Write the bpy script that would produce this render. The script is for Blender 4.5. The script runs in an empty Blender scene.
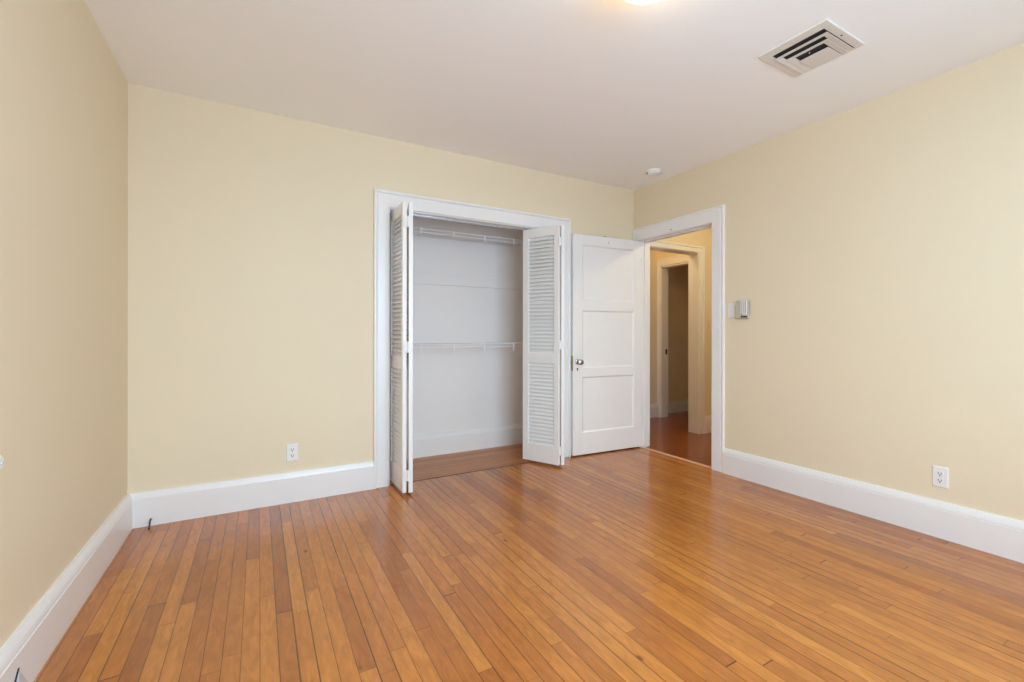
import bpy, bmesh, math
from mathutils import Vector, Matrix

sc = bpy.context.scene
COL = sc.collection
R = math.radians

# ------------------------------------------------------------------ camera
cam_data = bpy.data.cameras.new('camera')
cam = bpy.data.objects.new('camera', cam_data)
COL.objects.link(cam)
cam_data.sensor_width = 36.0
cam_data.lens = 36.0 * 461.91 / 1024.0
cam_data.shift_x = (512 - 533.26) / 1024.0
cam_data.shift_y = (334.10 - 341) / 1024.0
cam_data.clip_start = 0.02
cam.location = (0.6572, -3.5333, 1.1364)
yaw = 0.5367
fwd = Vector((math.sin(yaw), math.cos(yaw), 0))
cam.rotation_mode = 'QUATERNION'
cam.rotation_quaternion = fwd.to_track_quat('-Z', 'Y') @ Matrix.Rotation(0.0011, 3, 'Z').to_quaternion()
sc.camera = cam

# ------------------------------------------------------------------ view, world, lights
sc.view_settings.view_transform = 'Standard'
sc.view_settings.look = 'None'
sc.view_settings.gamma = 1.0
sc.view_settings.use_curve_mapping = False
sc.view_settings.exposure = 0.12
sc.cycles.use_denoising = True
sc.cycles.max_bounces = 14
sc.cycles.diffuse_bounces = 10
sc.cycles.glossy_bounces = 6
sc.cycles.sample_clamp_indirect = 8.0
sc.cycles.caustics_reflective = False
sc.cycles.caustics_refractive = False

SKY = 12.4
GROUND = 10.0
world = bpy.data.worlds.new('sky')
sc.world = world
world.use_nodes = True
_nt = world.node_tree
bg = _nt.nodes['Background']
_tc = _nt.nodes.new('ShaderNodeTexCoord')
_sp = _nt.nodes.new('ShaderNodeSeparateXYZ')
_nt.links.new(_tc.outputs['Generated'], _sp.inputs[0])
_rp = _nt.nodes.new('ShaderNodeMapRange')       # bright overcast sky above the horizon, darker ground below
_rp.inputs['From Min'].default_value = -0.04
_rp.inputs['From Max'].default_value = 0.06
_nt.links.new(_sp.outputs['Z'], _rp.inputs['Value'])
_wm = _nt.nodes.new('ShaderNodeMix')
_wm.data_type = 'RGBA'
_wm.clamp_factor = True
SKY_C = (0.74, 1.02, 1.26)
GROUND_C = (0.60, 0.86, 1.13)
_wm.inputs['A'].default_value = (*[c * GROUND for c in GROUND_C], 1)
_wm.inputs['B'].default_value = (*[c * SKY for c in SKY_C], 1)
_nt.links.new(_rp.outputs['Result'], _wm.inputs['Factor'])
_nt.links.new(_wm.outputs['Result'], bg.inputs['Color'])
bg.inputs['Strength'].default_value = 1.0

LAMP_C = (1.0, 0.76, 0.46)
LAMP_E = 12.0            # emission of the lit ceiling dome
HALL_W = 18.0            # hall ceiling bulb


def portal(name, loc, size, direction):
    l = bpy.data.lights.new(name, 'AREA')
    l.shape = 'RECTANGLE'
    l.size, l.size_y = size
    l.cycles.is_portal = True
    o = bpy.data.objects.new(name, l)
    COL.objects.link(o)
    o.location = loc
    o.rotation_mode = 'QUATERNION'
    o.rotation_quaternion = Vector(direction).to_track_quat('-Z', 'Z')
    return o


# room dimensions (metres): x to the right along the closet wall, y into it
W, H, YF = 3.951, 2.60, -4.45
WIN_F = (0.55, 2.65, 0.60, 2.42)      # window in the wall behind the camera: x0,x1,z0,z1
portal('window_light', ((WIN_F[0] + WIN_F[1]) / 2, YF - 0.16, (WIN_F[2] + WIN_F[3]) / 2), (WIN_F[1] - WIN_F[0], WIN_F[3] - WIN_F[2]), (0, 1, 0))

hl = bpy.data.lights.new('hall_bulb', 'POINT')
hl.energy = HALL_W
HALL_C = (1.0, 0.87, 0.55)
hl.color = HALL_C
hl.shadow_soft_size = 0.08
ho = bpy.data.objects.new('hall_bulb', hl)
COL.objects.link(ho)
ho.location = (4.75, -1.15, 2.40)
rl = bpy.data.lights.new('landing_bulb', 'POINT')
rl.energy = 6.5
rl.color = (1.0, 0.78, 0.45)
rl.shadow_soft_size = 0.08
ro_ = bpy.data.objects.new('landing_bulb', rl)
COL.objects.link(ro_)
ro_.location = (4.50, 0.40, 2.40)


# ------------------------------------------------------------------ materials
def new_mat(name):
    m = bpy.data.materials.new(name)
    m.use_nodes = True
    nt = m.node_tree
    return m, nt, nt.nodes['Principled BSDF']


def paint(name, rgb, rough=0.5, bump=0.0, scale=180, var=0.0, spec=0.5):
    m, nt, b = new_mat(name)
    b.inputs['Base Color'].default_value = (*rgb, 1)
    b.inputs['Roughness'].default_value = rough
    b.inputs['Specular IOR Level'].default_value = spec
    tc = nt.nodes.new('ShaderNodeTexCoord')
    if bump > 0:
        n = nt.nodes.new('ShaderNodeTexNoise')
        n.inputs['Scale'].default_value = scale
        n.inputs['Detail'].default_value = 3
        nt.links.new(tc.outputs['Object'], n.inputs['Vector'])
        bp = nt.nodes.new('ShaderNodeBump')
        bp.inputs['Strength'].default_value = bump
        bp.inputs['Distance'].default_value = 0.002
        nt.links.new(n.outputs['Fac'], bp.inputs['Height'])
        nt.links.new(bp.outputs['Normal'], b.inputs['Normal'])
    if var > 0:
        n = nt.nodes.new('ShaderNodeTexNoise')
        n.inputs['Scale'].default_value = 1.7
        n.inputs['Detail'].default_value = 2
        nt.links.new(tc.outputs['Object'], n.inputs['Vector'])
        mx = nt.nodes.new('ShaderNodeMix')
        mx.data_type = 'RGBA'
        mx.inputs['A'].default_value = (*[c * (1 - var) for c in rgb], 1)
        mx.inputs['B'].default_value = (*[min(1, c * (1 + var)) for c in rgb], 1)
        nt.links.new(n.outputs['Fac'], mx.inputs['Factor'])
        nt.links.new(mx.outputs['Result'], b.inputs['Base Color'])
    return m


def metal(name, rgb, rough):
    m, nt, b = new_mat(name)
    b.inputs['Base Color'].default_value = (*rgb, 1)
    b.inputs['Metallic'].default_value = 1.0
    tc = nt.nodes.new('ShaderNodeTexCoord')
    n = nt.nodes.new('ShaderNodeTexNoise')
    n.inputs['Scale'].default_value = 60
    nt.links.new(tc.outputs['Object'], n.inputs['Vector'])
    mr = nt.nodes.new('ShaderNodeMapRange')
    mr.inputs['To Min'].default_value = rough * 0.8
    mr.inputs['To Max'].default_value = rough * 1.25
    nt.links.new(n.outputs['Fac'], mr.inputs['Value'])
    nt.links.new(mr.outputs['Result'], b.inputs['Roughness'])
    return m


def wood_floor(name, along='y', board=0.057, tint=(1, 1, 1), rough=0.18, seed=0.0):
    """strip flooring: narrow boards of random length, each with its own tone and grain"""
    m, nt, b = new_mat(name)
    N, L = nt.nodes, nt.links

    def node(t, **k):
        n = N.new(t)
        for a, v in k.items():
            setattr(n, a, v)
        return n

    def val(x, sock):
        if isinstance(x, (int, float)):
            sock.default_value = x
        else:
            L.new(x, sock)

    def M(op, a, c=0.0, d=None):
        n = node('ShaderNodeMath', operation=op)
        val(a, n.inputs[0])
        val(c, n.inputs[1])
        if d is not None:
            val(d, n.inputs[2])
        return n.outputs[0]

    tc = node('ShaderNodeTexCoord')
    sx = node('ShaderNodeSeparateXYZ')
    L.new(tc.outputs['Object'], sx.inputs[0])
    a, c = (sx.outputs['X'], sx.outputs['Y']) if along == 'y' else (sx.outputs['Y'], sx.outputs['X'])
    u = M('ADD', M('DIVIDE', a, board), 200.37 + seed)
    row = M('FLOOR', u)
    fu = M('FRACT', u)
    wn = node('ShaderNodeTexWhiteNoise', noise_dimensions='1D')
    L.new(row, wn.inputs['W'])
    r1 = wn.outputs['Value']
    wn2 = node('ShaderNodeTexWhiteNoise', noise_dimensions='1D')
    L.new(M('ADD', row, 71.3), wn2.inputs['W'])
    r2 = wn2.outputs['Value']
    length = M('ADD', M('MULTIPLY', r2, 0.8), 0.75)
    v = M('ADD', M('DIVIDE', c, length), M('MULTIPLY', r1, 37.0))
    # uneven board lengths along a row
    v = M('ADD', v, M('MULTIPLY', M('SINE', M('MULTIPLY', v, 2.3)), 0.28))
    idx = M('FLOOR', v)
    fv = M('FRACT', v)
    cmb = node('ShaderNodeCombineXYZ')
    L.new(row, cmb.inputs[0])
    L.new(idx, cmb.inputs[1])
    wb = node('ShaderNodeTexWhiteNoise', noise_dimensions='2D')
    L.new(cmb.outputs[0], wb.inputs['Vector'])
    rb = wb.outputs['Value']
    sepc = node('ShaderNodeSeparateColor')
    L.new(wb.outputs['Color'], sepc.inputs[0])
    ramp = node('ShaderNodeValToRGB')
    cr = ramp.color_ramp
    stops = [(0.0, (0.335, 0.102, 0.021)), (0.15, (0.395, 0.127, 0.024)), (0.5, (0.445, 0.149, 0.027)),
             (0.8, (0.485, 0.170, 0.031)), (1.0, (0.520, 0.194, 0.036))]
    while len(cr.elements) < len(stops):
        cr.elements.new(0.5)
    for e, (p, col) in zip(cr.elements, stops):
        e.position = p
        e.color = (*[x * t for x, t in zip(col, tint)], 1)
    L.new(rb, ramp.inputs[0])
    # grain: noise stretched along the board, shifted per board
    gv = node('ShaderNodeCombineXYZ')
    L.new(M('ADD', M('MULTIPLY', a, 62.0), M('MULTIPLY', rb, 50.0)), gv.inputs[0])
    L.new(M('ADD', M('MULTIPLY', c, 3.5), M('MULTIPLY', sepc.outputs[1], 90.0)), gv.inputs[1])
    L.new(M('MULTIPLY', rb, 17.0), gv.inputs[2])
    g = node('ShaderNodeTexNoise')
    g.inputs['Scale'].default_value = 1.0
    g.inputs['Detail'].default_value = 5
    g.inputs['Roughness'].default_value = 0.62
    g.inputs['Distortion'].default_value = 0.8
    L.new(gv.outputs[0], g.inputs['Vector'])
    # broad figure (flame) along boards
    fvv = node('ShaderNodeCombineXYZ')
    L.new(M('ADD', M('MULTIPLY', a, 30.0), M('MULTIPLY', sepc.outputs[2], 40.0)), fvv.inputs[0])
    L.new(M('ADD', M('MULTIPLY', c, 7.0), M('MULTIPLY', rb, 60.0)), fvv.inputs[1])
    fl = node('ShaderNodeTexNoise')
    fl.inputs['Scale'].default_value = 1.0
    fl.inputs['Detail'].default_value = 3
    fl.inputs['Distortion'].default_value = 1.6
    L.new(fvv.outputs[0], fl.inputs['Vector'])
    # worn traffic patches, large
    wr = node('ShaderNodeTexNoise')
    wr.inputs['Scale'].default_value = 1.1
    wr.inputs['Detail'].default_value = 4
    L.new(tc.outputs['Object'], wr.inputs['Vector'])
    k = M('ADD', M('MULTIPLY', M('SUBTRACT', g.outputs['Fac'], 0.5), 0.40), 1.0)
    k = M('MULTIPLY', k, M('ADD', M('MULTIPLY', M('SUBTRACT', fl.outputs['Fac'], 0.5), 0.75), 1.0))
    k = M('MULTIPLY', k, M('ADD', M('MULTIPLY', M('SUBTRACT', wr.outputs['Fac'], 0.5), 0.3), 1.0))
    # sparse dark knots
    kv = node('ShaderNodeCombineXYZ')
    L.new(M('MULTIPLY', a, 9.0), kv.inputs[0])
    L.new(M('MULTIPLY', c, 4.5), kv.inputs[1])
    kn = node('ShaderNodeTexVoronoi')
    kn.inputs['Scale'].default_value = 0.55
    L.new(kv.outputs[0], kn.inputs['Vector'])
    knot = node('ShaderNodeMapRange')
    knot.inputs['From Min'].default_value = 0.02
    knot.inputs['From Max'].default_value = 0.06
    knot.inputs['To Min'].default_value = 0.35
    knot.inputs['To Max'].default_value = 1.0
    L.new(kn.outputs['Distance'], knot.inputs['Value'])
    k = M('MULTIPLY', k, knot.outputs['Result'])
    # joints between boards (long seams differ in width, butt ends fine)
    wseam = M('ADD', M('MULTIPLY', M('POWER', r2, 3.0), 0.034), 0.022)
    d1 = M('MINIMUM', fu, M('SUBTRACT', 1.0, fu))
    seam = M('LESS_THAN', d1, wseam)
    d2 = M('MULTIPLY', M('MINIMUM', fv, M('SUBTRACT', 1.0, fv)), length)
    butt = M('LESS_THAN', d2, 0.0011)
    gap = M('MAXIMUM', M('MULTIPLY', seam, M('ADD', M('MULTIPLY', r1, 0.50), 0.36)), M('MULTIPLY', butt, 0.7))
    k = M('MULTIPLY', k, M('SUBTRACT', 1.0, gap))
    vm = node('ShaderNodeVectorMath', operation='SCALE')
    L.new(ramp.outputs[0], vm.inputs[0])
    L.new(k, vm.inputs['Scale'])
    L.new(vm.outputs[0], b.inputs['Base Color'])
    ro = M('ADD', M('MULTIPLY', wr.outputs['Fac'], 0.14), rough - 0.07)
    ro = M('ADD', ro, M('MULTIPLY', g.outputs['Fac'], 0.06))
    L.new(ro, b.inputs['Roughness'])
    b.inputs['Specular IOR Level'].default_value = 0.75
    # each strip is cupped and set at its own height by a hair
    hgt = M('ADD', M('MULTIPLY', gap, -1.0), M('MULTIPLY', g.outputs['Fac'], 0.12))
    bp = node('ShaderNodeBump')
    bp.inputs['Strength'].default_value = 0.18
    bp.inputs['Distance'].default_value = 0.001
    L.new(hgt, bp.inputs['Height'])
    L.new(bp.outputs['Normal'], b.inputs['Normal'])
    return m


WALL = paint('cream_wall_paint', (0.77, 0.667, 0.488), 0.62, bump=0.10, scale=140, var=0.015, spec=0.35)
HALLW = WALL
CEIL = paint('white_ceiling_paint', (0.925, 0.94, 0.95), 0.8, bump=0.12, scale=90, var=0.01, spec=0.2)
TRIM = paint('white_gloss_trim_paint', (0.81, 0.795, 0.78), 0.30, bump=0.05, scale=60)
DOORP = paint('white_door_paint', (0.82, 0.81, 0.795), 0.33, bump=0.06, scale=50)
CLOS = paint('white_closet_paint', (0.82, 0.785, 0.755), 0.55, bump=0.08, scale=110, var=0.02)
PLAST = paint('white_plastic', (0.80, 0.79, 0.77), 0.32)
IVORY = paint('ivory_plastic', (0.74, 0.66, 0.50), 0.35)
GREYP = paint('grey_beige_plastic', (0.52, 0.48, 0.40), 0.4)
WIRE = paint('white_vinyl_wire', (0.84, 0.84, 0.84), 0.3)
VENTP = paint('white_enamel', (0.72, 0.69, 0.65), 0.4)
BLACK = paint('black_slot', (0.012, 0.011, 0.010), 0.6)
DARK = paint('dark_rubber', (0.02, 0.02, 0.02), 0.5)
DUCT = paint('dark_duct', (0.035, 0.03, 0.028), 0.7)
NICKEL = metal('aged_nickel', (0.42, 0.39, 0.36), 0.24)
STEEL = metal('galvanised_steel', (0.62, 0.64, 0.68), 0.38)
BRASS = metal('dull_brass', (0.45, 0.33, 0.16), 0.4)
OAK = paint('pale_threshold_wood', (0.60, 0.36, 0.20), 0.4, var=0.08)
FLOOR = wood_floor('strip_wood_floor', 'y')
FLOOR_C = wood_floor('closet_wood_floor', 'x', 0.085, (1.0, 1.0, 1.1), 0.34, 3.0)
FLOOR_H = wood_floor('hall_wood_floor', 'y', 0.057, (0.52, 0.32, 0.22), 0.20, 11.0)  # reddish boards; the dark tint also carries the hall's dimmer light

GLASS, _nt, _b = new_mat('window_glass')
_out = _nt.nodes['Material Output']
_tr = _nt.nodes.new('ShaderNodeBsdfTransparent')
_gl = _nt.nodes.new('ShaderNodeBsdfGlossy')
_gl.inputs['Roughness'].default_value = 0.02
_mx = _nt.nodes.new('ShaderNodeMixShader')
_mx.inputs[0].default_value = 0.06
_nt.links.new(_tr.outputs[0], _mx.inputs[1])
_nt.links.new(_gl.outputs[0], _mx.inputs[2])
_nt.links.new(_mx.outputs[0], _out.inputs[0])

GLOW, _nt, _b = new_mat('lit_opal_glass')
_b.inputs['Base Color'].default_value = (0.9, 0.87, 0.8, 1)
_b.inputs['Roughness'].default_value = 0.3
_b.inputs['Emission Color'].default_value = (*LAMP_C, 1)
_b.inputs['Emission Strength'].default_value = LAMP_E


# ------------------------------------------------------------------ mesh helpers
class MB:
    """collects shapes into one mesh"""

    def __init__(self):
        self.bm = bmesh.new()

    def box(self, x0, x1, y0, y1, z0, z1):
        x0, x1 = sorted((x0, x1)); y0, y1 = sorted((y0, y1)); z0, z1 = sorted((z0, z1))
        v = [self.bm.verts.new(p) for p in ((x0, y0, z0), (x1, y0, z0), (x1, y1, z0), (x0, y1, z0),
                                            (x0, y0, z1), (x1, y0, z1), (x1, y1, z1), (x0, y1, z1))]
        for f in ((3, 2, 1, 0), (4, 5, 6, 7), (0, 1, 5, 4), (1, 2, 6, 5), (2, 3, 7, 6), (3, 0, 4, 7)):
            self.bm.faces.new([v[i] for i in f])
        return self

    def hexa(self, bottom, top):
        v = [self.bm.verts.new(p) for p in list(bottom) + list(top)]
        n = len(bottom)
        self.bm.faces.new([v[i] for i in reversed(range(n))])
        self.bm.faces.new([v[n + i] for i in range(n)])
        for i in range(n):
            j = (i + 1) % n
            self.bm.faces.new([v[i], v[j], v[n + j], v[n + i]])
        return self

    def sweep(self, prof, p0, p1, out, up=(0, 0, 1), miter0=0.0, miter1=0.0):
        """profile [(d, h)] (d along out, h along up) swept from p0 to p1; miters slide the ends by d*miter"""
        p0, p1, out, up = Vector(p0), Vector(p1), Vector(out), Vector(up)
        t = (p1 - p0).normalized()
        a = [self.bm.verts.new(p0 + out * d + up * h + t * (d * miter0)) for d, h in prof]
        b = [self.bm.verts.new(p1 + out * d + up * h - t * (d * miter1)) for d, h in prof]
        n = len(prof)
        for i in range(n):
            j = (i + 1) % n
            self.bm.faces.new([a[i], a[j], b[j], b[i]])
        self.bm.faces.new(list(reversed(a)))
        self.bm.faces.new(b)
        return self

    def tube(self, p0, p1, r, n=8):
        p0, p1 = Vector(p0), Vector(p1)
        d = (p1 - p0)
        q = d.to_track_quat('Z', 'Y')
        ring = [Vector((math.cos(2 * math.pi * i / n) * r, math.sin(2 * math.pi * i / n) * r, 0)) for i in range(n)]
        a = [self.bm.verts.new(p0 + q @ c) for c in ring]
        b = [self.bm.verts.new(p1 + q @ c) for c in ring]
        for i in range(n):
            j = (i + 1) % n
            self.bm.faces.new([a[i], a[j], b[j], b[i]])
        self.bm.faces.new(list(reversed(a)))
        self.bm.faces.new(b)
        return self

    def lathe(self, prof, n=40, axis='z', at=(0, 0, 0)):
        """profile [(r, h)] turned about an axis through at; closed at r=0 ends"""
        at = Vector(at)
        ax = {'z': lambda r, a, h: Vector((r * math.cos(a), r * math.sin(a), h)),
              'y': lambda r, a, h: Vector((r * math.cos(a), h, r * math.sin(a))),
              'x': lambda r, a, h: Vector((h, r * math.cos(a), r * math.sin(a)))}[axis]
        rings = []
        for r, h in prof:
            if r < 1e-6:
                rings.append([self.bm.verts.new(at + ax(0, 0, h))])
            else:
                rings.append([self.bm.verts.new(at + ax(r, 2 * math.pi * i / n, h)) for i in range(n)])
        for A, B in zip(rings, rings[1:]):
            for i in range(n):
                j = (i + 1) % n
                if len(A) == 1 and len(B) == 1:
                    continue
                if len(A) == 1:
                    self.bm.faces.new([A[0], B[j], B[i]])
                elif len(B) == 1:
                    self.bm.faces.new([A[i], A[j], B[0]])
                else:
                    self.bm.faces.new([A[i], A[j], B[j], B[i]])
        return self

    def build(self, name, material, parent=None, bevel=0.0, smooth=False, loc=None):
        bmesh.ops.recalc_face_normals(self.bm, faces=self.bm.faces[:])
        me = bpy.data.meshes.new(name)
        self.bm.to_mesh(me)
        self.bm.free()
        me.materials.append(material)
        o = bpy.data.objects.new(name, me)
        COL.objects.link(o)
        if parent is not None:
            o.parent = parent
        if loc is not None:
            o.location = loc
        if smooth:
            for p in me.polygons:
                p.use_smooth = True
            es = o.modifiers.new('crease', 'EDGE_SPLIT')
            es.split_angle = R(35)
        if bevel > 0:
            bv = o.modifiers.new('soft_edges', 'BEVEL')
            bv.width = bevel
            bv.segments = 2
            bv.limit_method = 'ANGLE'
            bv.angle_limit = R(40)
        return o


def tag(o, label, cat, group=None, kind=None):
    o['label'] = label
    o['category'] = cat
    if group:
        o['group'] = group
    if kind:
        o['kind'] = kind
    return o


def thing(name, label, cat, loc=(0, 0, 0), rotz=0.0, group=None, kind=None):
    o = bpy.data.objects.new(name, None)
    COL.objects.link(o)
    o.location = loc
    o.rotation_euler = (0, 0, rotz)
    o.empty_display_size = 0.1
    return tag(o, label, cat, group, kind)


def struct(mb, name, mat, label, cat, bevel=0.0):
    return tag(mb.build(name, mat, bevel=bevel), label, cat, kind='structure')


# ------------------------------------------------------------------ the shell
XJ0, XJ1, ZH = 1.505, 3.030, 2.076        # closet opening
YD0, YD1, ZD = -0.104, -0.950, 2.072      # doorway in the right wall
T = 0.125
CX0, CX1, CYB = 1.20, 3.60, 0.668         # closet interior

struct(MB().box(-0.15, W + 0.035, YF - 0.15, 0.0, -0.08, 0), 'floor', FLOOR,
       'honey-brown strip wood floor of the empty bedroom', 'floor')
struct(MB().box(CX0 - .05, CX1 + .05, 0.0, CYB + .05, -0.08, 0.002), 'floor_closet', FLOOR_C,
       'duller wood floor inside the open closet', 'floor')
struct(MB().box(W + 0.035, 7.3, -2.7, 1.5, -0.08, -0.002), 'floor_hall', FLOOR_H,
       'reddish wood floor of the hall beyond the doorway, tint darkened for the dim hall', 'floor')
struct(MB().box(-0.15, 7.3, YF - 0.15, 1.5, H, H + 0.1), 'ceiling', CEIL,
       'plain off-white ceiling over the bedroom', 'ceiling')

# back wall with the closet opening
m = MB()
G = 0.012   # the jamb boards stand proud of the rough opening
m.box(-0.15, XJ0 - G, 0, T, 0, H).box(XJ1 + G, W + T, 0, T, 0, H).box(XJ0 - G, XJ1 + G, 0, T, ZH + G, H)
struct(m, 'wall_back', WALL, 'cream wall holding the wide closet opening', 'wall')
# left wall
struct(MB().box(-0.15, 0, YF, 0, 0, H), 'wall_left', WALL, 'plain cream wall along the left edge of the photo', 'wall')
# right wall with the doorway
m = MB()
m.box(W, W + T, YF, YD1 - G, 0, H).box(W, W + T, YD0 + G, 0, 0, H).box(W, W + T, YD1 - G, YD0 + G, ZD + G, H)
struct(m, 'wall_right', WALL, 'cream wall with the doorway to the hall', 'wall')
# wall behind the camera with its window
m = MB()
x0, x1, z0, z1 = WIN_F
m.box(-0.15, x0, YF - .15, YF, 0, H).box(x1, W + T, YF - .15, YF, 0, H)
m.box(x0, x1, YF - .15, YF, 0, z0).box(x0, x1, YF - .15, YF, z1, H)
struct(m, 'wall_front', WALL, 'cream wall behind the camera with a wide window', 'wall')

# closet lining
struct(MB().box(CX0 - .1, CX1 + .1, CYB, CYB + .1, 0, H), 'wall_closet_back', CLOS,
       'white back wall inside the closet', 'wall')
m = MB().box(CX0 - .1, CX0, T, CYB, 0, H)
struct(m, 'wall_closet_left', CLOS, 'white left side wall inside the closet', 'wall')
m = MB().box(CX1, CX1 + .1, T, CYB, 0, H)
struct(m, 'wall_closet_right', CLOS, 'white right side wall inside the closet', 'wall')
m = MB().box(CX0, XJ0 - .021, T, T + .006, 0, H).box(XJ1 + .021, CX1, T, T + .006, 0, H).box(XJ0 - .021, XJ1 + .021, T, T + .006, ZH + .021, H)
struct(m, 'wall_closet_inner', CLOS, 'white inner face of the wall around the closet opening', 'wall')

# hall beyond the doorway, a landing and a further room
HX = W + T
m = MB().box(HX, 4.10 - G, .03, .17, 0, H).box(4.965 + G, 6.3, .03, .17, 0, H).box(4.10 - G, 4.965 + G, .03, .17, 2.06 + G, H)
struct(m, 'wall_hall_back', HALLW, 'yellow-lit hall wall with a cased opening, seen through the doorway', 'wall')
struct(MB().box(6.3, 6.42, -2.6, .17, 0, H), 'wall_hall_right', HALLW, 'cream far side wall of the hall', 'wall')
struct(MB().box(HX, 6.42, -2.7, -2.6, 0, H), 'wall_hall_front', HALLW, 'cream near end wall of the hall', 'wall')
struct(MB().box(3.95, 5.38, 1.055, 1.18, 0, H), 'wall_landing_back', HALLW, 'shaded tan wall at the end of the landing', 'wall')
struct(MB().box(3.95, HX, .17, 1.055, 0, H), 'wall_landing_left', HALLW, 'tan side wall of the landing', 'wall')
m = MB().box(5.38, 5.51, 1.0, 1.20, 0, H).box(5.38, 5.51, .17, .25, 0, H).box(5.38, 5.51, .25, 1.0, 2.06, H)
struct(m, 'wall_landing_right', HALLW, 'tan landing wall with the innermost doorway', 'wall')
struct(MB().box(5.51, 7.2, 1.195, 1.3, 0, H), 'wall_room_back', HALLW, 'brown shaded wall of the room past the landing', 'wall')
struct(MB().box(7.1, 7.2, .17, 1.3, 0, H), 'wall_room_right', HALLW, 'far side wall of the room past the landing', 'wall')
struct(MB().box(6.3, 7.2, .05, .17, 0, H), 'wall_room_front', HALLW, 'near wall of the room past the landing', 'wall')

# ------------------------------------------------------------------ baseboards
BT = 0.027
BASE = [(0, 0), (BT, 0), (BT, .156), (BT * .86, .158), (BT * .86, .160), (BT * .95, .162), (BT * .93, .168), (BT * .80, .181),
        (BT * .66, .190), (BT * .55, .197), (BT * .48, .201), (0, .202)]


def baseboard(name, p0, p1, out, label, m0=0, m1=0, k=1.0, mat=None):
    prof = [(d, h * k) for d, h in BASE]
    return struct(MB().sweep(prof, p0, p1, out, miter0=m0, miter1=m1), name, mat or TRIM, label, 'baseboard')


baseboard('baseboard_left', (0, YF, 0), (0, 0, 0), (1, 0, 0), 'tall white baseboard running along the left wall', 0, 1)
baseboard('baseboard_back', (0, 0, 0), (1.385, 0, 0), (0, -1, 0), 'tall white baseboard under the closet wall outlet', 1, 0)
baseboard('baseboard_right', (W, -1.075, 0), (W, YF, 0), (-1, 0, 0), 'tall white baseboard along the wall right of the doorway')
baseboard('baseboard_front', (0, YF, 0), (W, YF, 0), (0, 1, 0), 'tall white baseboard behind the camera', 1, 1)
baseboard('baseboard_closet', (CX0, CYB, 0), (CX1, CYB, 0), (0, -1, 0), 'white baseboard inside the closet', mat=CLOS)
baseboard('baseboard_hall', (5.052, .03, 0), (6.3, .03, 0), (0, -1, 0), 'white baseboard beside the hall opening', k=.95)
baseboard('baseboard_landing', (HX, 1.055, 0), (5.38, 1.055, 0), (0, -1, 0), 'white baseboard on the shaded landing wall', k=.9)
baseboard('baseboard_room', (5.51, 1.195, 0), (7.1, 1.195, 0), (0, -1, 0), 'white baseboard in the room past the landing', k=.8)

# ------------------------------------------------------------------ casings, jambs, thresholds
def casing_profile(w, t=.019, band=.020, bt=.030):
    """(d out of the wall, h across the casing, 0 = opening side)"""
    return [(0, 0), (t * .62, 0), (t * .9, .004), (t, .010), (t, w - band - .012), (t * .8, w - band - .006), (t, w - band - .001),
            (bt * .9, w - band + .001), (bt, w - band + .006), (bt, w - .006), (bt * .9, w - .001), (bt * .6, w), (0, w)]


def casing(name, axis, plane, out, a0, a1, z1, w0, w1, wh, label, extra=None, mat=TRIM, t=.019, bt=.030):
    """three-sided casing round an opening; axis 'x' (in an x-z wall) or 'y'"""
    m = MB()
    if axis == 'x':
        P = lambda a, z: (a, plane, z)
        A = Vector((1, 0, 0))
    else:
        P = lambda a, z: (plane, a, z)
        A = Vector((0, 1, 0))
    o = Vector(out)
    bm = m.bm

    def leg(prof, pts_fn):
        a = [bm.verts.new(p) for p in [pts_fn(d, h, 0) for d, h in prof]]
        b = [bm.verts.new(p) for p in [pts_fn(d, h, 1) for d, h in prof]]
        n = len(prof)
        for i in range(n):
            j = (i + 1) % n
            bm.faces.new([a[i], a[j], b[j], b[i]])
        bm.faces.new(list(reversed(a)))
        bm.faces.new(b)

    lo, hi = min(a0, a1), max(a0, a1)
    wl, wr = (w0, w1) if a0 < a1 else (w1, w0)
    leg(casing_profile(wl, t=t, bt=bt), lambda d, h, e: Vector(P(lo - h, 0 if e == 0 else z1 + h * wh / wl)) + o * d)
    leg(casing_profile(wr, t=t, bt=bt), lambda d, h, e: Vector(P(hi + h, 0 if e == 0 else z1 + h * wh / wr)) + o * d)
    leg(casing_profile(wh, t=t, bt=bt), lambda d, h, e: Vector(P((lo - h * wl / wh) if e == 0 else (hi + h * wr / wh), z1 + h)) + o * d)
    if extra:
        extra(m)
    return struct(m, name, mat, label, 'door trim')


def jamb_closet(m):
    a, b = -.001, T + .004
    m.box(XJ0 - .02, XJ0, a, b, 0, ZH).box(XJ1, XJ1 + .02, a, b, 0, ZH).box(XJ0 - .02, XJ1 + .02, a, b, ZH, ZH + .02)


casing('trim_1', 'x', 0, (0, -1, 0), XJ0 - .006, XJ1 + .006, ZH + .006, .114, .116, .122,
       'white moulded casing framing the closet opening', jamb_closet)


def jamb_door(m):
    a, b = W - .001, W + T + .001
    m.box(a, b, YD0, YD0 + .02, 0, ZD).box(a, b, YD1 - .02, YD1, 0, ZD).box(a, b, YD1 - .02, YD0 + .02, ZD, ZD + .02)
    # stop strips
    m.box(W + .045, W + .08, YD0 - .011, YD0, 0, ZD).box(W + .045, W + .08, YD1, YD1 + .011, 0, ZD)
    m.box(W + .045, W + .08, YD1, YD0, ZD - .011, ZD)


casing('trim_2', 'y', W, (-1, 0, 0), YD1 - .006, YD0 + .038, ZD + .004, .120, .060, .126,
       'white moulded casing framing the doorway to the hall', jamb_door, bt=.022)


def jamb_hall(m):
    m.box(4.965, 4.985, .029, .171, 0, 2.06).box(4.08, 4.10, .029, .171, 0, 2.06).box(4.08, 4.985, .029, .171, 2.06, 2.08)


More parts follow.
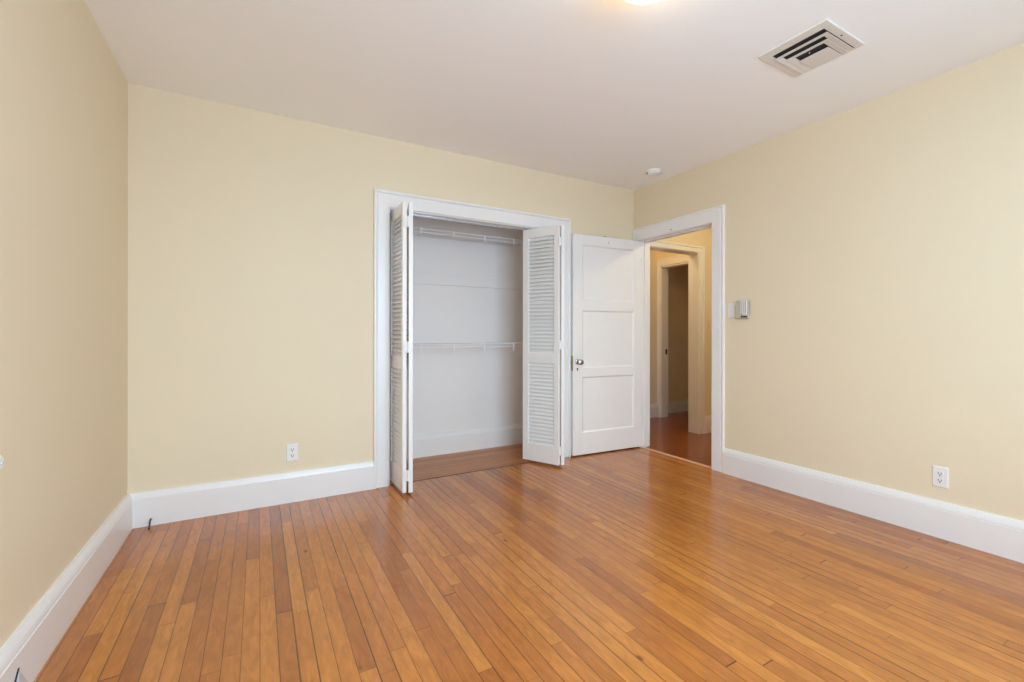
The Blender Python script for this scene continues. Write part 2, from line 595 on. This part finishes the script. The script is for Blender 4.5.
casing('trim_3', 'x', .03, (0, -1, 0), 4.105, 4.972, 2.064, .025, .080, .072,
       'cream-lit casing of the second opening across the hall', jamb_hall, t=.016, bt=.024)


def jamb_inner(m):
    m.box(5.379, 5.511, .985, .999, 0, 2.06).box(5.379, 5.511, .251, .265, 0, 2.06).box(5.379, 5.511, .251, .999, 2.045, 2.059)


casing('trim_4', 'y', 5.38, (-1, 0, 0), .265, .996, 2.062, .08, .058, .10,
       'shaded white casing of the innermost doorway past the hall', jamb_inner, t=.016, bt=.02)
struct(MB().box(5.455, 5.485, .9835, .985, .86, .93), 'trim_10', BLACK,
       'small dark latch plate on the innermost door jamb', 'strike plate')
struct(MB().sweep([(0, 0), (.040, 0), (.034, .006), (.006, .006)], (W + .002, YD0, -.001), (W + .002, YD1, -.001), (1, 0, 0)), 'trim_5', OAK,
       'pale wood threshold strip across the hall doorway', 'threshold')
struct(MB().box(XJ0, XJ1, -.006, .001, -.001, .0025), 'trim_6', paint('dark_seam', (.05, .025, .012), .5),
       'dark seam where bedroom and closet floorboards meet', 'threshold')
struct(MB().box(CX0, CX1, CYB - .019, CYB, 1.597, 1.700), 'trim_7', CLOS,
       'white painted cleat board across the closet back wall', 'cleat board', bevel=.003)
struct(MB().box(XJ0 + .002, XJ1 - .002, .050, .076, ZH - .012, ZH), 'trim_8', STEEL,
       'thin metal bifold track under the closet head', 'door track')

# windows that let the daylight in (behind the camera)
def window(name, axis, a0, a1, z0, z1, plane, out, label):
    m = MB()
    g = MB()
    def B(mb, a, b, c, d, e, f):
        if axis == 'x':
            mb.box(a, b, plane + c, plane + d, e, f)
        else:
            mb.box(plane + c, plane + d, a, b, e, f)
    s = -1 if out < 0 else 1
    for c0, c1, e0, e1 in ((a0, a0 + .05, z0, z1), (a1 - .05, a1, z0, z1), (a0, a1, z0, z0 + .05), (a0, a1, z1 - .05, z1),
                           (a0, a1, (z0 + z1) / 2 - .02, (z0 + z1) / 2 + .02), ((a0 + a1) / 2 - .02, (a0 + a1) / 2 + .02, z0, z1)):
        B(m, c0, c1, s * .05, s * .09, e0, e1)
    B(g, a0, a1, s * .068, s * .072, z0, z1)
    o = struct(m, name, TRIM, label, 'window')
    g.build('window_pane', GLASS, o)
    f = MB()
    for c0, c1, e0, e1 in ((a0 - .1, a0, z0 - .1, z1 + .1), (a1, a1 + .1, z0 - .1, z1 + .1), (a0, a1, z0 - .1, z0), (a0, a1, z1, z1 + .1)):
        B(f, c0, c1, 0, -s * .02, e0, e1)
    f.build('window_casing', TRIM, o)


window('window_1', 'x', *WIN_F, YF, -1, 'wide white sash window behind the camera')

# ------------------------------------------------------------------ entry door (three recessed panels)
def entry_door():
    w, h, th = .800, 2.054, .035
    p0, p1 = Vector((3.150, -.064)), Vector((3.946, -.108))
    ang = math.atan2(p1.y - p0.y, p1.x - p0.x)
    t = thing('door_1', 'white three-panel door standing open against the closet wall', 'door', (p0.x, p0.y, .013), ang, kind='structure')
    m = MB()
    sl, sr = .103, .086
    rails = [(0, .205), (.722, .807), (1.345, 1.440), (1.958, h)]
    m.box(0, sl, 0, th, 0, h).box(w - sr, w, 0, th, 0, h)
    for a, b in rails:
        m.box(sl, w - sr, 0, th, a, b)
    m.build('door_frame', DOORP, t, bevel=.0025)
    for (a, b), (c, d) in zip(rails, rails[1:]):
        g = MB()
        x0, x1, z0, z1 = sl, w - sr, b, c
        e = .012
        g.box(x0, x1, .0105, th - .0105, z0, z1)
        # sloped sticking round the recess, both faces
        for yf, yi in ((0.0005, .0105), (th - .0005, th - .0105)):
            o4 = [(x0, yf, z0), (x1, yf, z0), (x1, yf, z1), (x0, yf, z1)]
            i4 = [(x0 + e, yi, z0 + e), (x1 - e, yi, z0 + e), (x1 - e, yi, z1 - e), (x0 + e, yi, z1 - e)]
            ov = [g.bm.verts.new(p) for p in o4]
            iv = [g.bm.verts.new(p) for p in i4]
            for i in range(4):
                j = (i + 1) % 4
                g.bm.faces.new([ov[i], ov[j], iv[j], iv[i]])
        g.build('door_panel', DOORP, t)
    kx, kz = .050, .868
    k = MB().lathe([(0, -.002), (.024, -.002), (.026, -.004), (.022, -.008), (.012, -.010), (.010, -.030), (.014, -.034),
                    (.025, -.040), (.0285, -.050), (.026, -.060), (.017, -.066), (0, -.068)], 28, 'y', (kx, 0, kz))
    kn = k.build('door_knob', NICKEL, t, smooth=True)
    kn['label'] = 'aged metal door knob'
    e = MB().lathe([(0, -.003), (.007, -.003), (.008, 0)], 16, 'y', (kx - .003, 0, kz - .066)).box(kx - .006, kx, -.003, 0, kz - .085, kz - .066)
    e.build('keyhole', BLACK, t)
    lp = MB().box(-.0015, 0, .006, th - .006, kz - .085, kz + .055).box(-.008, 0, .011, th - .011, kz - .02, kz + .01)
    lp.build('latch_plate', BRASS, t)['label'] = 'dull latch plate on the door edge'
    for z in (.22, 1.80):
        hg = MB().tube((w + .002, -.004, z), (w + .002, -.004, z + .09), .006, 12).box(w - .002, w, -.003, th * .8, z, z + .09)
        hg.build('hinge', TRIM, t, smooth=True)
    hk = MB().tube((.395, -.002, 1.998), (.395, -.016, 1.998), .005, 10).tube((.395, -.016, 1.993), (.395, -.016, 2.011), .005, 10)
    hk.build('coat_hook', TRIM, t, smooth=True)
    MB().box(.345, .375, .002, .012, h - .001, h + .007).build('hook_clip', BRASS, t)


entry_door()

# ------------------------------------------------------------------ bifold closet doors
LH, LT = 2.042, .028


def leaf(parent, loc, ang, w, s0, s1, handle=None):
    """one louvred leaf: front face at local y=0, back at y=LT"""
    m = MB()
    m.box(0, s0, 0, LT, 0, LH).box(w - s1, w, 0, LT, 0, LH)
    for a, b in ((0, .150), (.862, .952), (1.962, LH)):
        m.box(s0, w - s1, .001, LT - .001, a, b)
    f = m.build('door_leaf', DOORP, parent, bevel=.0015)
    f.location = loc
    f.rotation_euler = (0, 0, ang)
    s = MB()
    for a, b, n in ((.150, .862, 22), (.952, 1.962, 31)):
        st = (b - a) / n
        for i in range(n):
            z = a + st * (i + .5)
            dz, dy, tk = .0146, .0108, .0040
            yc = LT / 2
            # slat tilted: front edge low, back edge high
            q = [(yc - dy, z - dz - tk / 2), (yc + dy, z + dz - tk / 2), (yc + dy, z + dz + tk / 2), (yc - dy, z - dz + tk / 2)]
            s.hexa([(s0, y, zz) for y, zz in q], [(w - s1, y, zz) for y, zz in q])
    s.build('louver_slats', DOORP, f)
    return f


def bifold(name, label, A, B, hinge_pts, base):
    """A and B = (start xy of the front face, end xy, stile at start, stile at end)"""
    t = thing(name, label, 'closet door', (base[0], base[1], .022))
    for (p, q, s0, s1) in (A, B):
        v = Vector(q) - Vector(p)
        leaf(t, (p[0] - base[0], p[1] - base[1], 0), math.atan2(v.y, v.x), v.length, s0, s1)
    # three hinges across the folded edge
    (ax, ay), (bx, by) = hinge_pts
    d = Vector((bx - ax, by - ay))
    n = Vector((d.y, -d.x)).normalized()
    if n.y > 0:
        n = -n
    for z in (.085, .985, 1.865):
        h = MB()
        q = [(ax, ay), (bx, by), (bx + n.x * .003, by + n.y * .003), (ax + n.x * .003, ay + n.y * .003)]
        h.hexa([(x - base[0], y - base[1], z) for x, y in q], [(x - base[0], y - base[1], z + .075) for x, y in q])
        c = (Vector((ax, ay)) + Vector((bx, by))) / 2 + n * .005
        h.tube((c.x - base[0], c.y - base[1], z - .003), (c.x - base[0], c.y - base[1], z + .078), .0055, 12)
        h.build('hinge', TRIM, t, smooth=True)
    return t


# left pair: the louvred face seen belongs to the pivot leaf
bl = bifold('bifold_door', 'white louvred bifold folded against the left side of the closet opening',
            ((1.5225, .078), (1.5235, -.291), .045, .040), ((1.591, -.308), (1.664, .058), .045, .055),
            ((1.530, -.294), (1.586, -.309)), (1.545, .06))
# right pair: the louvred face seen belongs to the track leaf
br = bifold('bifold_door', 'white louvred bifold angled out at the right side of the closet, beside the panel door',
            ((2.687, .062), (2.842, -.278), .060, .045), ((2.899, -.287), (2.996, .072), .045, .045),
            ((2.846, -.279), (2.895, -.288)), (2.97, .06))
for o in (bl, br):
    b = o.location
    px = 1.540 if o is bl else 2.985
    MB().tube((px - b.x, .062 - b.y, LH), (px - b.x, .062 - b.y, LH + .02), .005, 10).build('pivot_pin', STEEL, o, smooth=True)

# top pivot bracket of the left pair
pb = MB().box(XJ0, XJ0 + .05, .045, .085, ZH - .018, ZH - .012)
pb.box(XJ0, XJ0 + .004, .045, .085, ZH - .045, ZH - .012)
struct(pb, 'trim_9', STEEL, 'small metal pivot bracket in the left head corner of the closet', 'pivot bracket')

# ------------------------------------------------------------------ wire shelves
def wire_shelf(label, z, lip, drop):
    y0, y1 = .350, CYB - .006
    t = thing('wire_shelf', label, 'wire shelf', (0, 0, z), group='wire shelves in the closet')
    d = MB()
    x = CX0 + .01
    n = int((CX1 - CX0 - .02) / .0254)
    for i in range(n + 1):
        xx = CX0 + .01 + i * .0254
        d.tube((xx, y0, 0.003), (xx, y1, 0.003), .0013, 5)
        d.tube((xx, y0, 0.003), (xx, y0 - .001, -lip), .0013, 5)
    d.tube((CX0, y1, 0), (CX1, y1, 0), .0030, 8)
    d.tube((CX0, (y0 + y1) / 2, 0), (CX1, (y0 + y1) / 2, 0), .0026, 8)
    d.build('wire_deck', WIRE, t)
    r = MB().tube((CX0, y0, 0), (CX1, y0, 0), .0030, 8).tube((CX0, y0 - .001, -lip), (CX1, y0 - .001, -lip), .0034, 8)
    r.build('front_rail', WIRE, t, smooth=True)
    for xc in (1.850, 2.147, 2.447, 2.751, 3.05, 3.35):
        c = MB().box(xc - .006, xc + .006, y0 - .006, y0 + .004, -lip - drop, .006)
        c.box(xc - .006, xc + .006, y0 - .006, y0 + .012, -lip - drop - .006, -lip - drop + .002)
        c.build('rail_hook', WIRE, t, bevel=.002)
    for xc in (1.30, 3.50):
        b = MB().tube((xc, y0 + .01, -.006), (xc, y1, -.20), .0035, 8).box(xc - .008, xc + .008, y1 - .002, y1 + .004, -.235, -.185)
        b.build('shelf_bracket', WIRE, t)
    for xc in (1.5, 1.95, 2.6, 3.1):
        MB().box(xc - .009, xc + .009, y1 - .008, y1 + .006, -.010, .010).build('wall_clip', WIRE, t)
    return t


wire_shelf('white wire shelf high in the closet, above the cleat board', 2.040, .030, .012)
wire_shelf('white wire shelf at mid height in the closet, below the cleat board', 1.046, .026, .034)

# ------------------------------------------------------------------ electrical plates
def wall_frame(t, axis):
    """things on the right wall are built facing -y and turned to face -x"""
    t.rotation_euler = (0, 0, 0 if axis == 'back' else R(-90))


def outlet(label, loc, axis):
    t = thing('wall_outlet', label, 'outlet', loc, group='wall outlets')
    wall_frame(t, axis)
    p = MB()
    p.hexa([(-.037, 0, -.059), (.037, 0, -.059), (.037, 0, .059), (-.037, 0, .059)],
           [(-.033, -.006, -.055), (.033, -.006, -.055), (.033, -.006, .055), (-.033, -.006, .055)])
    p.build('cover_plate', PLAST, t, bevel=.001)
    for s in (-1, 1):
        zc = s * .0195
        f = MB()
        pts = []
        for i in range(24):
            a = 2 * math.pi * i / 24
            pts.append((.0172 * math.cos(a), max(-.0135, min(.0135, .0172 * math.sin(a)))))
        f.hexa([(x, -.0055, zc + z) for x, z in pts], [(x, -.0082, zc + z) for x, z in pts])
        f = f.build('receptacle', PLAST, t)
        sl = MB()
        sl.box(-.0085, -.0055, -.0090, -.0078, zc - .003, zc + .008)
        sl.box(.0055, .0085, -.0090, -.0078, zc - .002, zc + .007)
        sl.lathe([(0, -.0090), (.0038, -.0090), (.0038, -.0078)], 12, 'y', (0, 0, zc - .0085))
        sl.build('socket_slots', BLACK, f)
    MB().lathe([(0, -.0075), (.0028, -.0072), (.0032, -.0058)], 12, 'y').build('cover_screw', STEEL, t)
    return t


outlet('white outlet low on the cream wall left of the closet', (.856, 0, .332), 'back')
outlet('white outlet low on the wall right of the doorway', (W, -2.473, .337), 'right')


def switch(label, loc, axis, mat, group='light switches'):
    t = thing('light_switch', label, 'light switch', loc, group=group)
    wall_frame(t, axis)
    p = MB()
    p.hexa([(-.037, 0, -.059), (.037, 0, -.059), (.037, 0, .059), (-.037, 0, .059)],
           [(-.033, -.006, -.055), (.033, -.006, -.055), (.033, -.006, .055), (-.033, -.006, .055)])
    p.build('cover_plate', mat, t, bevel=.001)
    MB().box(-.006, .006, -.0065, -.005, -.013, .013).build('toggle_slot', mat, t)
    MB().hexa([(-.004, -.006, -.004), (.004, -.006, -.004), (.004, -.006, .006), (-.004, -.006, .006)],
              [(-.0035, -.018, .004), (.0035, -.018, .004), (.0035, -.018, .011), (-.0035, -.018, .011)]).build('toggle', mat, t)
    for s in (-1, 1):
        MB().lathe([(0, -.0075), (.0028, -.0072), (.0032, -.0058)], 12, 'y', (0, 0, s * .030)).build('cover_screw', STEEL, t)
    return t


switch('white light switch between the doorway casing and the grey control box', (W, -1.145, 1.326), 'right', PLAST)
switch('ivory light switch in the hall, seen through the doorway', (5.141, .03, 1.247), 'back', IVORY)

# control box beside the switch
t = thing('wall_thermostat', 'grey-beige control box on the wall, right of the white switch', 'thermostat', (W, -1.247, 1.333))
wall_frame(t, 'right')
MB().box(-.052, .060, -.030, 0, -.072, .072).build('body', GREYP, t, bevel=.004)
g = MB().box(-.004, .050, -.037, -.028, -.044, .068)
g.build('front_cover', PLAST, t, bevel=.003)['label'] = 'paler front cover'
g = MB()
for x in (.010, .028, .042):
    g.box(x - .0015, x + .0015, -.0382, -.0365, -.030, .060)
for y in (-.010, -.021):
    g.box(.0585, .0606, y - .0018, y + .0018, -.050, .058)
g.build('vent_slits', paint('grey_slit', (.20, .18, .15), .5), t)
MB().box(-.002, .052, -.034, -.028, -.064, -.054).build('underside_shadow', BLACK, t)  # black strip standing in for the shadow on the box's underside
MB().lathe([(0, -.041), (.004, -.041), (.005, -.034)], 14, 'y', (.010, 0, -.038)).build('button', DARK, t)

# small round fitting at the left edge of the photo
t = thing('wall_bumper', 'small round white fitting on the left wall at the photo edge', 'wall bumper', (0, -1.587, .759))
MB().lathe([(0, .016), (.018, .015), (.024, .010), (.025, 0)], 24, 'x').build('cap', PLAST, t, smooth=True)
MB().lathe([(0, .0185), (.004, .018), (.005, .0155)], 12, 'x').build('centre_screw', STEEL, t, smooth=True)

# wedge-shaped cover on the left baseboard, cut by the picture's lower edge
t = thing('cable_cover', 'pale plastic wedge on the left baseboard, cut by the bottom edge of the photo', 'cable cover', (BT, -1.540, 0))
cv = MB()
ap, fl_, fr_, rd = (0, .027, .111), (0, -.075, .0), (0, .115, .0), (.040, -.100, .0)
cv.hexa([fl_, rd, fr_], [(0, .025, .110), (.002, .024, .110), ap])
cv.build('cover', paint('pale_blue_plastic', (.66, .67, .74), .35), t)
MB().hexa([(0, -.080, 0), (.004, -.080, 0), (.004, -.071, 0), (0, -.071, 0)],
          [(0, .020, .113), (.003, .020, .113), (.003, .027, .113), (0, .027, .113)]).build('cover_shadow', BLACK, t)  # black sliver drawn as the shadow down the wedge's left edge

# black cable stub by the back baseboard
t = thing('cable_stub', 'short black cable stub poking from the floor at the left corner baseboard', 'cable', (.110, -.050, 0))
c = MB()
pts = [(.002, .020, .040), (.000, .012, .036), (-.001, .004, .026), (0, -.004, .014), (0, -.014, .005), (.0, -.034, .004)]
for a, b in zip(pts, pts[1:]):
    c.tube(a, b, .0042, 10)
c.build('cable', DARK, t, smooth=True)
MB().tube((.002, .0225, .041), (.0022, .018, .0395), .0062, 12).build('cable_end', STEEL, t, smooth=True)

# nails left in the door casing head
tag(MB().tube((W - .016, -.520, 2.100), (W - .032, -.520, 2.103), .0035, 10).build('picture_nail', DARK),
    'dark nail in the casing above the hall doorway', 'nail')
tag(MB().tube((2.05, -.018, 2.105), (2.05, -.028, 2.105), .003, 10).build('picture_nail', TRIM),
    'white painted nail in the casing above the closet', 'nail')

# ------------------------------------------------------------------ ceiling fittings
t = thing('ceiling_vent', 'white stepped square air vent in the ceiling', 'air vent', (3.090, -2.220, H))
hx, hy = .177, .172
m = MB()
# flat flange, wide on three sides, narrow on the side the plate reaches
ox, oy, xr = -.122, .131, .168
for a, b, c, d in ((-hx, hx + .004, -hy, -oy), (-hx, hx + .004, oy, hy), (-hx, ox, -oy, oy), (xr + .002, hx + .004, -oy, oy)):
    m.box(a, b, c, d, -.010, 0)
m.build('flange', VENTP, t, bevel=.003)
MB().box(ox - .001, xr + .003, -oy - .001, oy + .001, -.0015, -.0005).build('duct_opening', DUCT, t)


def u_blade(x0, k, half, arm, zo, zi):
    """a U-shaped louvre open to +x: its low outer edge at zo, its inner edge at zi"""
    b = MB()
    zf = .003

    def strip(o0, o1, i1, i0):
        b.hexa([(*o0, zo), (*o1, zo), (*i1, zi), (*i0, zi)], [(*o0, zo + zf), (*o1, zo + zf), (*i1, zi + zf), (*i0, zi + zf)])
    ih = half - arm
    strip((x0, -half), (x0, half), (x0 + k, ih), (x0 + k, -ih))
    strip((x0, half), (xr, half), (xr, ih), (x0 + k, ih))
    strip((xr, -half), (x0, -half), (x0 + k, -ih), (xr, -ih))
    return b


u_blade(-.094, .026, .1305, .027, -.016, -.011).build('louver_blade', VENTP, t)
u_blade(-.036, .026, .103, .030, -.015, -.010).build('louver_blade', VENTP, t)
MB().hexa([(.034, -.071, -.016), (xr, -.071, -.014), (xr, .071, -.014), (.034, .071, -.016)],
          [(.034, -.071, -.012), (xr, -.071, -.010), (xr, .071, -.010), (.034, .071, -.012)]).build('centre_plate', VENTP, t, bevel=.001)
MB().tube((.015, .01, -.012), (.015, .01, -.003), .002, 8).build('damper_lever', VENTP, t)
for sx, sy in ((-1, 0), (0, -1)):
    MB().lathe([(0, -.0135), (.004, -.0125), (.005, -.0095)], 12, 'z', (sx * .152, sy * .150, 0)).build('screw', DARK if sy else STEEL, t)

t = thing('smoke_detector', 'round white smoke detector on the ceiling near the doorway corner', 'smoke detector', (3.700, -.520, H))
MB().lathe([(0, 0), (.071, 0), (.072, -.006), (.070, -.012), (.062, -.013)], 40).build('base_plate', PLAST, t, smooth=True)
MB().lathe([(.064, -.010), (.066, -.022), (.060, -.032), (.045, -.036), (.043, -.034), (.030, -.034), (.028, -.037), (0, -.038)], 40).build(
    'body', PLAST, t, smooth=True)
SLOT = paint('grey_slot', (.10, .095, .09), .6)
for a in (R(172), R(312), R(52)):
    q = Matrix.Rotation(a, 3, 'Z')
    pts = [q @ Vector(p) for p in ((.0600, -.010, -.030), (.0655, -.010, -.020), (.0655, .010, -.020), (.0600, .010, -.030))]
    g = MB().hexa([p for p in pts], [p + (q @ Vector((.0015, 0, 0))) + Vector((0, 0, -.0012)) for p in pts])
    g.build('sensor_slot', SLOT, t)

t = thing('ceiling_lamp', 'lit round dome lamp cut off by the top edge of the photo', 'ceiling lamp', (1.958, -2.214, H))
MB().lathe([(0, 0), (.125, 0), (.128, -.005), (.126, -.018), (.118, -.022)], 48).build('base_ring', PLAST, t, smooth=True)
MB().lathe([(.115, -.018), (.128, -.034), (.132, -.055), (.126, -.080), (.108, -.102), (.080, -.118), (.044, -.128), (0, -.132)], 48).build('glass_dome', GLOW, t, smooth=True)
